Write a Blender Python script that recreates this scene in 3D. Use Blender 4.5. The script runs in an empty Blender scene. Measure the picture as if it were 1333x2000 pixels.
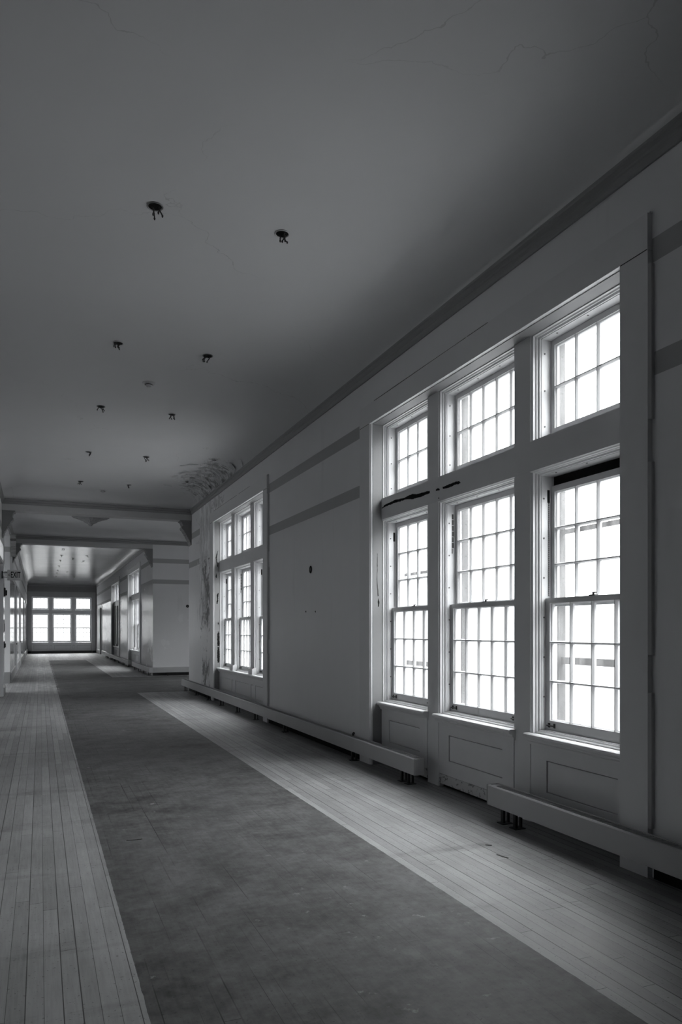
import bpy, bmesh, math, random
from mathutils import Vector, Matrix
random.seed(7)
scene = bpy.context.scene
C = scene.collection

# ------------------------------------------------------------------ camera
FPX = 1430.0
YAW = math.atan((666.5 - 79.0) / FPX)
cd = bpy.data.cameras.new('camera')
cam = bpy.data.objects.new('camera', cd)
C.objects.link(cam)
cam.location = (0, 0, 1.5)
cam.rotation_euler = (math.pi / 2, 0, -YAW)
cd.sensor_fit = 'VERTICAL'
cd.sensor_height = 36.0
cd.lens = FPX / 2000.0 * 36.0
cd.shift_x = 0.0
cd.shift_y = (1231.0 - 1000.0) / 2000.0
cd.clip_start = 0.05
cd.clip_end = 200
scene.camera = cam

# ------------------------------------------------------------------ light
SKY_LOW, SKY_HIGH, GROUND = 2.5, 25.0, 2.5
w = bpy.data.worlds.new('world')
scene.world = w
w.use_nodes = True
bg = w.node_tree.nodes['Background']
# overcast sky: brightest overhead, dimmer at the horizon, darker ground below
_nt = w.node_tree
_tc = _nt.nodes.new('ShaderNodeTexCoord')
_sx = _nt.nodes.new('ShaderNodeSeparateXYZ')
_nt.links.new(_tc.outputs['Generated'], _sx.inputs[0])
_cr = _nt.nodes.new('ShaderNodeMapRange')
_cr.inputs[1].default_value = 0.0; _cr.inputs[2].default_value = 0.75
_cr.inputs[3].default_value = SKY_LOW; _cr.inputs[4].default_value = SKY_HIGH
_nt.links.new(_sx.outputs[2], _cr.inputs[0])
_mx = _nt.nodes.new('ShaderNodeMath'); _mx.operation = 'GREATER_THAN'
_nt.links.new(_sx.outputs[2], _mx.inputs[0]); _mx.inputs[1].default_value = -0.06
_fm = _nt.nodes.new('ShaderNodeMix'); _fm.data_type = 'FLOAT'
_nt.links.new(_mx.outputs[0], _fm.inputs[0]); _fm.inputs[2].default_value = GROUND; _nt.links.new(_cr.outputs[0], _fm.inputs[3])
bg.inputs[0].default_value = (0.985, 0.99, 1.0, 1)
_nt.links.new(_fm.outputs[0], bg.inputs[1])
scene.view_settings.view_transform = 'Standard'
scene.view_settings.look = 'None'
scene.view_settings.exposure = 0.0
scene.view_settings.gamma = 1.0
scene.view_settings.use_curve_mapping = False
scene.cycles.max_bounces = 14
scene.cycles.diffuse_bounces = 9
scene.cycles.glossy_bounces = 5
scene.cycles.transparent_max_bounces = 16
scene.cycles.transmission_bounces = 8
scene.cycles.sample_clamp_indirect = 6.0
scene.cycles.use_denoising = True
scene.cycles.caustics_reflective = False
scene.cycles.caustics_refractive = False


def portal(name, loc, rotz, sx, sz):
    l = bpy.data.lights.new(name, 'AREA')
    l.shape = 'RECTANGLE'
    l.size = sx
    l.size_y = sz
    l.cycles.is_portal = True
    o = bpy.data.objects.new(name, l)
    C.objects.link(o)
    o.location = loc
    # area light shines along local -Z ; turn it to shine along -y of a window frame
    o.rotation_euler = (Matrix.Rotation(rotz, 3, 'Z') @ Matrix.Rotation(-math.pi / 2, 3, 'X')).to_euler()
    return o


# ------------------------------------------------------------------ materials
def new_mat(name):
    m = bpy.data.materials.new(name)
    m.use_nodes = True
    nt = m.node_tree
    return m, nt, nt.nodes['Principled BSDF']


def N(nt, t, **k):
    n = nt.nodes.new(t)
    for a, b in k.items():
        setattr(n, a, b)
    return n


def val(nt, op, a, b=None, c=None, clamp=False):
    n = nt.nodes.new('ShaderNodeMath')
    n.operation = op
    n.use_clamp = clamp
    for i, v in enumerate((a, b, c)):
        if v is None:
            continue
        if isinstance(v, (int, float)):
            n.inputs[i].default_value = v
        else:
            nt.links.new(v, n.inputs[i])
    return n.outputs[0]


def mixc(nt, f, a, b):
    n = nt.nodes.new('ShaderNodeMix')
    n.data_type = 'RGBA'
    for i, v in ((0, f), (6, a), (7, b)):
        if isinstance(v, (int, float)) and i == 0:
            n.inputs[0].default_value = v
        elif isinstance(v, (tuple, float, int)):
            g = v if isinstance(v, tuple) else (v, v, v)
            n.inputs[i].default_value = (*g[:3], 1)
        else:
            nt.links.new(v, n.inputs[i])
    return n.outputs[2]


def world_pos(nt):
    return nt.nodes.new('ShaderNodeNewGeometry').outputs['Position']


def noise(nt, vec, scale, detail=3.0, rough=0.5, sc=(1, 1, 1), dist=0.0):
    mp = nt.nodes.new('ShaderNodeMapping')
    mp.inputs['Scale'].default_value = sc
    nt.links.new(vec, mp.inputs[0])
    n = nt.nodes.new('ShaderNodeTexNoise')
    n.inputs['Scale'].default_value = scale
    n.inputs['Detail'].default_value = detail
    n.inputs['Roughness'].default_value = rough
    n.inputs['Distortion'].default_value = dist
    nt.links.new(mp.outputs[0], n.inputs['Vector'])
    return n.outputs[0]


def ramp(nt, v, lo, hi):
    n = nt.nodes.new('ShaderNodeMapRange')
    n.inputs[1].default_value = lo
    n.inputs[2].default_value = hi
    nt.links.new(v, n.inputs[0])
    return n.outputs[0]


def bump(nt, bs, h, strength, dist=0.01):
    b = nt.nodes.new('ShaderNodeBump')
    b.inputs['Strength'].default_value = strength
    b.inputs['Distance'].default_value = dist
    nt.links.new(h, b.inputs['Height'])
    nt.links.new(b.outputs[0], bs.inputs['Normal'])


def g(v, t=(0.98, 0.985, 1.0)):
    return (v * t[0], v * t[1], v * t[2])


def paint(name, alb, rough, var=0.08, scale=6, bstr=0.1, chips=0.0):
    m, nt, bs = new_mat(name)
    p = world_pos(nt)
    n = noise(nt, p, scale, 5)
    col = mixc(nt, n, g(alb * (1 - var)), g(alb * (1 + var)))
    if chips:
        c = noise(nt, p, 26, 3, 0.6, (1, 1, 1), 0.6)
        f = ramp(nt, c, 0.60 - chips, 0.62 - chips)
        col = mixc(nt, f, col, g(alb * 0.35))
    nt.links.new(col, bs.inputs['Base Color'])
    bs.inputs['Roughness'].default_value = rough
    bump(nt, bs, noise(nt, p, 45, 4, 0.6), bstr, 0.004)
    return m


def flat(name, alb, rough=0.6, metal=0.0):
    m, nt, bs = new_mat(name)
    p = world_pos(nt)
    n = noise(nt, p, 30, 3)
    nt.links.new(mixc(nt, n, g(alb * 0.8), g(alb * 1.2)), bs.inputs['Base Color'])
    bs.inputs['Roughness'].default_value = rough
    bs.inputs['Metallic'].default_value = metal
    return m


WALL, BAND = 0.69, 0.36
B1T, B1B, B2T, B2B = 3.877, 3.73, 3.185, 3.043


def wall_mat(name, peel=False, gloss=0.22):
    m, nt, bs = new_mat(name)
    p = world_pos(nt)
    sx = nt.nodes.new('ShaderNodeSeparateXYZ')
    nt.links.new(p, sx.inputs[0])
    y, z = sx.outputs[1], sx.outputs[2]
    b1 = val(nt, 'MULTIPLY', val(nt, 'GREATER_THAN', z, B1B), val(nt, 'LESS_THAN', z, B1T))
    b2 = val(nt, 'MULTIPLY', val(nt, 'GREATER_THAN', z, B2B), val(nt, 'LESS_THAN', z, B2T))
    band = val(nt, 'ADD', b1, b2)
    n = noise(nt, p, 1.3, 6, 0.55)
    base = mixc(nt, n, g(WALL * 0.93), g(WALL * 1.07))
    smear = noise(nt, p, 3.0, 4, 0.6, (1.5, 1.5, 0.25))
    base = mixc(nt, val(nt, 'MULTIPLY', ramp(nt, smear, 0.62, 0.8), 0.35), base, g(WALL * 0.75))
    col = mixc(nt, band, base, g(BAND))
    low = val(nt, 'LESS_THAN', z, B2B)
    rg = val(nt, 'ADD', gloss, val(nt, 'MULTIPLY', n, 0.12))
    rough = val(nt, 'ADD', val(nt, 'MULTIPLY', low, rg), val(nt, 'MULTIPLY', val(nt, 'SUBTRACT', 1.0, low), 0.62))
    hgt = noise(nt, p, 8, 4, 0.6, (1.0, 1.0, 0.12))
    fine = noise(nt, p, 60, 3)
    h = val(nt, 'ADD', val(nt, 'MULTIPLY', hgt, 1.2), val(nt, 'MULTIPLY', fine, 0.15))
    if peel:
        # water-damaged, flaking strip beside the second window: bare plaster, a few dark patches
        wob = noise(nt, p, 2.2, 6, 0.7, (1, 1, 0.35))
        wob2 = noise(nt, p, 9, 6, 0.75, (1, 1, 0.4))
        edge = val(nt, 'ADD', val(nt, 'MULTIPLY', val(nt, 'SUBTRACT', wob, 0.5), 2.2), val(nt, 'MULTIPLY', val(nt, 'SUBTRACT', wob2, 0.5), 0.8))
        far = val(nt, 'LESS_THAN', y, val(nt, 'ADD', 17.15, edge))
        up = val(nt, 'GREATER_THAN', z, val(nt, 'ADD', 1.55, edge))
        lowm = val(nt, 'MULTIPLY', val(nt, 'LESS_THAN', z, val(nt, 'ADD', 0.75, edge)), val(nt, 'LESS_THAN', y, val(nt, 'ADD', 16.7, edge)))
        topm = val(nt, 'GREATER_THAN', z, val(nt, 'ADD', 4.12, val(nt, 'MULTIPLY', edge, 0.3)))
        near = val(nt, 'GREATER_THAN', y, val(nt, 'SUBTRACT', 15.0, val(nt, 'MULTIPLY', edge, 0.5)))
        strip = val(nt, 'MAXIMUM', val(nt, 'MULTIPLY', far, up), val(nt, 'MULTIPLY', far, lowm))
        strip = val(nt, 'MAXIMUM', strip, val(nt, 'MULTIPLY', topm, val(nt, 'LESS_THAN', y, 16.6)))
        strip = val(nt, 'MULTIPLY', strip, near, None, True)
        pc = noise(nt, p, 5, 7, 0.75, (1, 1, 0.5))
        pcol = mixc(nt, ramp(nt, pc, 0.40, 0.60), g(0.52), g(0.86))
        dk = val(nt, 'MULTIPLY', ramp(nt, noise(nt, p, 2.6, 7, 0.75, (1, 1, 0.75), 0.8), 0.49, 0.53),
                 val(nt, 'MULTIPLY', val(nt, 'LESS_THAN', z, 3.1), val(nt, 'LESS_THAN', y, 16.75)))
        pcol = mixc(nt, dk, pcol, g(0.25))
        col = mixc(nt, strip, col, pcol)
        rough = val(nt, 'MAXIMUM', rough, val(nt, 'MULTIPLY', strip, 0.85))
        h = val(nt, 'ADD', h, val(nt, 'MULTIPLY', strip, val(nt, 'SUBTRACT', val(nt, 'MULTIPLY', pc, 1.6), 1.2)))
    nt.links.new(col, bs.inputs['Base Color'])
    nt.links.new(rough, bs.inputs['Roughness'])
    bump(nt, bs, h, 0.35, 0.006)
    return m


def ceiling_mat(name, alb, rough, glossy=False, peel=False):
    m, nt, bs = new_mat(name)
    p = world_pos(nt)
    n = noise(nt, p, 0.9, 6, 0.55)
    col = mixc(nt, n, g(alb * 0.95), g(alb * 1.05))
    # hairline cracks
    vv = nt.nodes.new('ShaderNodeTexVoronoi')
    vv.feature = 'DISTANCE_TO_EDGE'
    vv.inputs['Scale'].default_value = 0.33
    wv = nt.nodes.new('ShaderNodeVectorMath'); wv.operation = 'MULTIPLY_ADD'
    nz = nt.nodes.new('ShaderNodeTexNoise'); nz.inputs['Scale'].default_value = 1.6; nz.inputs['Detail'].default_value = 5
    nt.links.new(p, nz.inputs['Vector'])
    nt.links.new(nz.outputs['Color'], wv.inputs[0]); wv.inputs[1].default_value = (0.9, 0.9, 0); nt.links.new(p, wv.inputs[2])
    nt.links.new(wv.outputs[0], vv.inputs['Vector'])
    crack = val(nt, 'MULTIPLY', val(nt, 'LESS_THAN', vv.outputs[0], 0.0011), ramp(nt, noise(nt, p, 0.8, 2), 0.48, 0.56))
    col = mixc(nt, val(nt, 'MULTIPLY', crack, 0.35), col, g(alb * 0.45))
    h = n
    bstr, bd = 0.15, 0.01
    if glossy:
        h = noise(nt, p, 3.2, 6, 0.65, (0.45, 1.0, 1))
        h2 = noise(nt, p, 0.8, 3, 0.5, (0.3, 1.0, 1))
        h = val(nt, 'ADD', h, val(nt, 'MULTIPLY', h2, 2.0))
        bstr, bd = 0.9, 0.02
    if peel:
        sx = nt.nodes.new('ShaderNodeSeparateXYZ'); nt.links.new(p, sx.inputs[0])
        wb = noise(nt, p, 2.4, 7, 0.75)
        e = val(nt, 'MULTIPLY', val(nt, 'SUBTRACT', wb, 0.5), 3.4)
        k = val(nt, 'MULTIPLY', val(nt, 'GREATER_THAN', sx.outputs[0], val(nt, 'ADD', 2.95, val(nt, 'MULTIPLY', e, 0.6))),
                val(nt, 'MULTIPLY', val(nt, 'GREATER_THAN', sx.outputs[1], val(nt, 'ADD', 13.9, e)), val(nt, 'LESS_THAN', sx.outputs[1], val(nt, 'ADD', 16.7, e))))
        pc = noise(nt, p, 6, 7, 0.8)
        col = mixc(nt, k, col, mixc(nt, ramp(nt, pc, 0.44, 0.56), g(0.26), g(0.82)))
        h = val(nt, 'ADD', h, val(nt, 'MULTIPLY', k, val(nt, 'MULTIPLY', pc, 3.0)))
        bstr, bd = 0.4, 0.02
    nt.links.new(col, bs.inputs['Base Color'])
    bs.inputs['Roughness'].default_value = rough
    bump(nt, bs, h, bstr, bd)
    return m


def floor_mat():
    m, nt, bs = new_mat('wood_floor')
    p = world_pos(nt)
    sx = nt.nodes.new('ShaderNodeSeparateXYZ')
    nt.links.new(p, sx.inputs[0])
    x, y = sx.outputs[0], sx.outputs[1]
    PW = 0.0706
    xs = val(nt, 'DIVIDE', val(nt, 'ADD', x, 5.0), PW)
    idx = val(nt, 'FLOOR', xs)
    fx = val(nt, 'FRACT', xs)
    wn = N(nt, 'ShaderNodeTexWhiteNoise', noise_dimensions='1D')
    nt.links.new(idx, wn.inputs['W'])
    r1 = wn.outputs['Value']
    ln = val(nt, 'ADD', 1.3, val(nt, 'MULTIPLY', r1, 1.4))
    ys = val(nt, 'ADD', val(nt, 'DIVIDE', y, ln), val(nt, 'MULTIPLY', r1, 31.7))
    iy = val(nt, 'FLOOR', ys)
    fy = val(nt, 'FRACT', ys)
    cb = N(nt, 'ShaderNodeCombineXYZ')
    nt.links.new(idx, cb.inputs[0]); nt.links.new(iy, cb.inputs[1])
    wn2 = N(nt, 'ShaderNodeTexWhiteNoise', noise_dimensions='3D')
    nt.links.new(cb.outputs[0], wn2.inputs['Vector'])
    r2 = wn2.outputs['Value']
    # seams: width differs from board to board
    wn3 = N(nt, 'ShaderNodeTexWhiteNoise', noise_dimensions='1D')
    nt.links.new(val(nt, 'ADD', idx, 77.3), wn3.inputs['W'])
    gapw = val(nt, 'ADD', 0.028, val(nt, 'MULTIPLY', val(nt, 'POWER', wn3.outputs['Value'], 3.0), 0.06))
    seam = val(nt, 'LESS_THAN', fx, gapw)
    butt = val(nt, 'LESS_THAN', fy, val(nt, 'DIVIDE', 0.0035, ln))
    gap = val(nt, 'MAXIMUM', seam, butt)
    # grain and dirt
    grain = noise(nt, p, 22, 5, 0.65, (3.0, 0.16, 1))
    dirt = noise(nt, p, 1.6, 7, 0.62)
    spot = noise(nt, p, 17, 4, 0.6)
    specks = noise(nt, p, 60, 2, 0.5)
    b = val(nt, 'ADD', 0.262, val(nt, 'MULTIPLY', val(nt, 'SUBTRACT', r2, 0.5), 0.08))
    b = val(nt, 'ADD', b, val(nt, 'MULTIPLY', val(nt, 'SUBTRACT', grain, 0.5), 0.16))
    b = val(nt, 'ADD', b, val(nt, 'MULTIPLY', val(nt, 'SUBTRACT', dirt, 0.5), 0.26))
    # stains across the boards
    stain = ramp(nt, noise(nt, p, 0.8, 6, 0.7, (0.5, 1.6, 1)), 0.56, 0.70)
    b = val(nt, 'SUBTRACT', b, val(nt, 'MULTIPLY', stain, 0.12))
    # dark strip left by the old runner
    wob = val(nt, 'MULTIPLY', val(nt, 'SUBTRACT', noise(nt, p, 14, 4), 0.5), 0.010)
    xr = val(nt, 'ADD', x, wob)
    inb = val(nt, 'MULTIPLY', val(nt, 'GREATER_THAN', y, 18.1), val(nt, 'LESS_THAN', y, 24.3))
    redge = val(nt, 'ADD', 2.145, val(nt, 'MULTIPLY', inb, 40.0))
    redge = val(nt, 'SUBTRACT', redge, val(nt, 'MULTIPLY', val(nt, 'GREATER_THAN', y, 24.3), 0.02))
    run = val(nt, 'MULTIPLY', val(nt, 'GREATER_THAN', xr, 0.39), val(nt, 'LESS_THAN', xr, redge))
    run = val(nt, 'MULTIPLY', run, val(nt, 'LESS_THAN', y, 39.2))
    rn = noise(nt, p, 3.2, 8, 0.68)
    rb = val(nt, 'ADD', 0.088, val(nt, 'MULTIPLY', val(nt, 'SUBTRACT', rn, 0.5), 0.24))
    rb = val(nt, 'ADD', rb, val(nt, 'MULTIPLY', val(nt, 'SUBTRACT', spot, 0.5), 0.10))
    rb = val(nt, 'ADD', rb, val(nt, 'MULTIPLY', val(nt, 'SUBTRACT', grain, 0.5), 0.05))
    scr = val(nt, 'MULTIPLY', ramp(nt, noise(nt, p, 7.5, 6, 0.7), 0.63, 0.67), ramp(nt, noise(nt, p, 0.9, 2), 0.5, 0.56))
    rb = val(nt, 'ADD', rb, val(nt, 'MULTIPLY', scr, 0.11))
    rb = val(nt, 'SUBTRACT', rb, val(nt, 'MULTIPLY', ramp(nt, noise(nt, p, 0.45, 5, 0.6), 0.48, 0.66), 0.035))
    rb = val(nt, 'MAXIMUM', rb, 0.018)
    # thin paler line left by the crossing threshold, paler cross boards on the left
    t1 = val(nt, 'MULTIPLY', val(nt, 'GREATER_THAN', y, 22.05), val(nt, 'LESS_THAN', y, 22.45))
    rb = val(nt, 'ADD', rb, val(nt, 'MULTIPLY', t1, val(nt, 'MULTIPLY', ramp(nt, spot, 0.45, 0.6), 0.08)))
    runsoft = run
    b = val(nt, 'ADD', b, val(nt, 'MULTIPLY', val(nt, 'MULTIPLY', val(nt, 'GREATER_THAN', y, 19.5), val(nt, 'LESS_THAN', y, 22.3)), 0.03))
    tot = val(nt, 'ADD', val(nt, 'MULTIPLY', b, val(nt, 'SUBTRACT', 1.0, runsoft)), val(nt, 'MULTIPLY', rb, runsoft))
    # pale scuffs along the left edge of the strip beyond the crossing
    sc1 = val(nt, 'MULTIPLY', val(nt, 'MULTIPLY', val(nt, 'GREATER_THAN', x, -0.12), val(nt, 'LESS_THAN', x, 0.45)), val(nt, 'GREATER_THAN', y, 18.6))
    sc1 = val(nt, 'MULTIPLY', sc1, ramp(nt, noise(nt, p, 4.5, 6, 0.7, (1.2, 0.35, 1)), 0.46, 0.62))
    tot = val(nt, 'ADD', tot, val(nt, 'MULTIPLY', sc1, 0.14))
    # dark specks
    sp = ramp(nt, specks, 0.66, 0.70)
    tot = val(nt, 'MULTIPLY', tot, val(nt, 'SUBTRACT', 1.0, val(nt, 'MULTIPLY', sp, 0.5)))
    # in the runner zone most gaps are filled with glue
    cb2 = N(nt, 'ShaderNodeCombineXYZ')
    nt.links.new(val(nt, 'MULTIPLY', idx, 3.37), cb2.inputs[0]); nt.links.new(val(nt, 'MULTIPLY', y, 0.8), cb2.inputs[1])
    fill = ramp(nt, noise(nt, cb2.outputs[0], 1.0, 3, 0.6), 0.62, 0.50)
    gs = val(nt, 'MULTIPLY', gap, val(nt, 'SUBTRACT', 1.0, val(nt, 'MULTIPLY', run, fill)))
    tot = val(nt, 'MULTIPLY', tot, val(nt, 'SUBTRACT', 1.0, val(nt, 'MULTIPLY', gs, 0.85)))
    cc = N(nt, 'ShaderNodeCombineColor')
    for i, k in enumerate((0.985, 0.99, 1.0)):
        nt.links.new(val(nt, 'MULTIPLY', tot, k), cc.inputs[i])
    nt.links.new(cc.outputs[0], bs.inputs['Base Color'])
    ro = val(nt, 'ADD', 0.42, val(nt, 'MULTIPLY', dirt, 0.2))
    ro = val(nt, 'ADD', ro, val(nt, 'MULTIPLY', run, 0.12))
    nt.links.new(ro, bs.inputs['Roughness'])
    bs.inputs['Specular IOR Level'].default_value = 0.4
    hh = val(nt, 'SUBTRACT', val(nt, 'MULTIPLY', grain, 0.25), val(nt, 'MULTIPLY', gap, 1.0))
    cup = val(nt, 'MULTIPLY', val(nt, 'ABSOLUTE', val(nt, 'SUBTRACT', fx, 0.5)), 0.3)
    hh = val(nt, 'SUBTRACT', hh, cup)
    bump(nt, bs, hh, 0.35, 0.004)
    return m


def glass_mat(name, dirt=0.10, streak=0.5):
    m = bpy.data.materials.new(name)
    m.use_nodes = True
    nt = m.node_tree
    nt.nodes.clear()
    out = N(nt, 'ShaderNodeOutputMaterial')
    tr = N(nt, 'ShaderNodeBsdfTransparent')
    tr.inputs[0].default_value = (0.95, 0.96, 0.96, 1)
    gl = N(nt, 'ShaderNodeBsdfGlossy')
    gl.inputs['Roughness'].default_value = 0.02
    df = N(nt, 'ShaderNodeBsdfDiffuse')
    df.inputs[0].default_value = (0.6, 0.6, 0.6, 1)
    tl = N(nt, 'ShaderNodeBsdfTranslucent')
    tl.inputs[0].default_value = (0.8, 0.8, 0.8, 1)
    ad = N(nt, 'ShaderNodeMixShader'); ad.inputs[0].default_value = 0.6
    nt.links.new(df.outputs[0], ad.inputs[1]); nt.links.new(tl.outputs[0], ad.inputs[2])
    lw = N(nt, 'ShaderNodeLayerWeight'); lw.inputs[0].default_value = 0.5
    m1 = N(nt, 'ShaderNodeMixShader')
    nt.links.new(val(nt, 'ADD', 0.03, val(nt, 'MULTIPLY', val(nt, 'POWER', lw.outputs['Facing'], 4.0), 0.5)), m1.inputs[0])
    nt.links.new(tr.outputs[0], m1.inputs[1]); nt.links.new(gl.outputs[0], m1.inputs[2])
    p = world_pos(nt)
    d = noise(nt, p, 9, 6, 0.7, (1, 1, 0.2))
    f = val(nt, 'ADD', dirt * 0.5, val(nt, 'MULTIPLY', ramp(nt, d, 0.42, 0.75), streak * dirt * 2.0), None, True)
    m2 = N(nt, 'ShaderNodeMixShader')
    nt.links.new(f, m2.inputs[0]); nt.links.new(m1.outputs[0], m2.inputs[1]); nt.links.new(ad.outputs[0], m2.inputs[2])
    nt.links.new(m2.outputs[0], out.inputs[0])
    return m


M_WALLR = wall_mat('wall_paint_flaking', True, 0.30)
M_WALL = wall_mat('wall_paint', False, 0.20)
M_ENDW = paint('end_wall_backlit_tone', 0.22, 0.5)  # backlit shade of the end wall put into its colour
M_ENDT = paint('end_casing_backlit_tone', 0.34, 0.45)  # same backlit darkening for the casing of the end windows
M_LEFT = wall_mat('wall_paint_glossy', False, 0.05)
M_CEIL = ceiling_mat('ceiling_plaster', 0.63, 0.75, peel=True)
M_CEILG = ceiling_mat('ceiling_gloss_paint', 0.50, 0.19, glossy=True)
M_CORN = paint('cornice_paint', 0.26, 0.5, 0.05)
M_TRIM = paint('trim_paint', 0.64, 0.36, 0.05, 5, 0.12)
M_JAMB = paint('jamb_dimmed_paint', 0.24, 0.45, 0.05, 5, 0.12)  # trim tone darkened to hold down the window light on the jambs
M_TRIMC = paint('chipped_trim_paint', 0.50, 0.45, 0.08, 5, 0.2, chips=0.0)
M_CHIP = paint('chipped_base_paint', 0.52, 0.5, 0.08, 5, 0.3, chips=0.02)
M_SASH = paint('sash_paint', 0.60, 0.35, 0.05, 8, 0.08)
M_CONV = paint('convector_enamel', 0.40, 0.38, 0.05, 3, 0.05)
M_GRILLE = paint('convector_grille', 0.30, 0.45, 0.05)
M_BLACK = flat('black_iron', 0.012, 0.5)
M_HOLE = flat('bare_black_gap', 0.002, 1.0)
M_DARKW = flat('dark_board', 0.03, 0.6)
M_BRICK = flat('exterior_stone', 0.05, 0.9)
M_METAL = flat('dull_steel', 0.25, 0.35, 0.8)
M_SCREW = flat('screw_head', 0.10, 0.5, 0.3)
M_WIRE = flat('wire', 0.03, 0.5)
M_PLAST = paint('off_white_plastic', 0.55, 0.4)
M_SIGN = paint('sign_face', 0.42, 0.5)
M_BASE = paint('baseboard_paint', 0.26, 0.4)
M_BASED = paint('dark_baseboard_paint', 0.06, 0.4)
M_CORB = paint('corbel_paint', 0.22, 0.55)
M_MED = paint('rosette_plaster', 0.30, 0.7, 0.3, 25, 0.6)
M_FLOOR = floor_mat()
M_GLASS = glass_mat('dusty_glass', 0.07, 0.6)
M_GLASSD = glass_mat('dirty_glass', 0.22, 0.8)


# ------------------------------------------------------------------ mesh helpers
class MB:
    def __init__(s):
        s.v, s.f, s.m = [], [], []
        s.cur = 0

    def add(s, vs, fs):
        o = len(s.v)
        s.v += [tuple(a) for a in vs]
        s.f += [tuple(i + o for i in q) for q in fs]
        s.m += [s.cur] * len(fs)

    def box(s, x0, x1, y0, y1, z0, z1):
        vs = [(x0, y0, z0), (x1, y0, z0), (x1, y1, z0), (x0, y1, z0), (x0, y0, z1), (x1, y0, z1), (x1, y1, z1), (x0, y1, z1)]
        s.add(vs, [(0, 3, 2, 1), (4, 5, 6, 7), (0, 1, 5, 4), (1, 2, 6, 5), (2, 3, 7, 6), (3, 0, 4, 7)])
        return s

    def prism(s, prof, axis, t0, t1):
        """profile in the two axes other than `axis` (cyclic order), extruded t0..t1"""
        n = len(prof)
        def P(a, b, t):
            return {'x': (t, a, b), 'y': (a, t, b), 'z': (a, b, t)}[axis]
        vs = [P(a, b, t0) for a, b in prof] + [P(a, b, t1) for a, b in prof]
        fs = [tuple(range(n)), tuple(range(2 * n - 1, n - 1, -1))]
        fs += [(i, (i + 1) % n, (i + 1) % n + n, i + n) for i in range(n)]
        s.add(vs, fs)
        return s

    def ring(s, a0, a1, b0, b1, prof, plane='xz', close=True):
        """profile list of (inset, depth) swept round the rectangle with mitred corners"""
        def P(a, b, d):
            return (a, d, b) if plane == 'xz' else (a, b, d)
        vs = []
        for i, d in prof:
            vs += [P(a0 + i, b0 + i, d), P(a1 - i, b0 + i, d), P(a1 - i, b1 - i, d), P(a0 + i, b1 - i, d)]
        fs = []
        n = len(prof)
        for k in range(n if close else n - 1):
            k2 = (k + 1) % n
            for j in range(4):
                j2 = (j + 1) % 4
                fs.append((k * 4 + j, k * 4 + j2, k2 * 4 + j2, k2 * 4 + j))
        s.add(vs, fs)
        return s

    def cyl(s, p0, p1, r, n=12, r1=None, caps=True):
        p0, p1 = Vector(p0), Vector(p1)
        r1 = r if r1 is None else r1
        d = (p1 - p0).normalized()
        u = d.orthogonal().normalized()
        v = d.cross(u)
        vs = []
        for p, rr in ((p0, r), (p1, r1)):
            for i in range(n):
                a = 2 * math.pi * i / n
                vs.append(p + (u * math.cos(a) + v * math.sin(a)) * rr)
        fs = [(i, (i + 1) % n, (i + 1) % n + n, i + n) for i in range(n)]
        if caps:
            fs += [tuple(range(n - 1, -1, -1)), tuple(range(n, 2 * n))]
        s.add(vs, fs)
        return s

    def tube(s, pts, r, n=8):
        for a, b in zip(pts[:-1], pts[1:]):
            s.cyl(a, b, r, n)
        return s

    def lathe(s, prof, c, n=48, lobes=0, amp=0.0):
        """prof list of (radius, z) about the vertical through c"""
        vs = []
        for r, z in prof:
            for i in range(n):
                a = 2 * math.pi * i / n
                rr = r * (1 + (amp * math.cos(lobes * a) if lobes else 0))
                vs.append((c[0] + rr * math.cos(a), c[1] + rr * math.sin(a), c[2] + z))
        fs = []
        for k in range(len(prof) - 1):
            for i in range(n):
                j = (i + 1) % n
                fs.append((k * n + i, k * n + j, (k + 1) * n + j, (k + 1) * n + i))
        fs.append(tuple(range((len(prof) - 1) * n, len(prof) * n)))
        fs.append(tuple(range(n - 1, -1, -1)))
        s.add(vs, fs)
        return s

    def build(s, name, mat, parent=None, smooth=False, bevel=0.0):
        me = bpy.data.meshes.new(name)
        me.from_pydata(s.v, [], s.f)
        me.validate()
        bm = bmesh.new(); bm.from_mesh(me)
        bmesh.ops.recalc_face_normals(bm, faces=bm.faces)
        bm.to_mesh(me); bm.free()
        for mm in (mat if isinstance(mat, (list, tuple)) else [mat]):
            me.materials.append(mm)
        if isinstance(mat, (list, tuple)):
            for pl, i in zip(me.polygons, s.m):
                pl.material_index = i
        if smooth:
            for pl in me.polygons:
                pl.use_smooth = True
        o = bpy.data.objects.new(name, me)
        C.objects.link(o)
        if parent is not None:
            o.parent = parent
        if bevel:
            md = o.modifiers.new('bevel', 'BEVEL')
            md.width = bevel
            md.segments = 2
            md.limit_method = 'ANGLE'
        return o


def tag(o, label=None, cat=None, group=None, kind=None):
    if label: o['label'] = label
    if cat: o['category'] = cat
    if group: o['group'] = group
    if kind: o['kind'] = kind
    return o


def empty(name, loc=(0, 0, 0), rz=0.0):
    o = bpy.data.objects.new(name, None)
    o.location = loc
    o.rotation_euler = (0, 0, rz)
    o.empty_display_size = 0.1
    C.objects.link(o)
    return o


def copy_tree(o, parent=None):
    c = o.copy()
    C.objects.link(c)
    if parent is not None:
        c.parent = parent
    for ch in list(o.children):
        copy_tree(ch, c)
    return c


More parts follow.
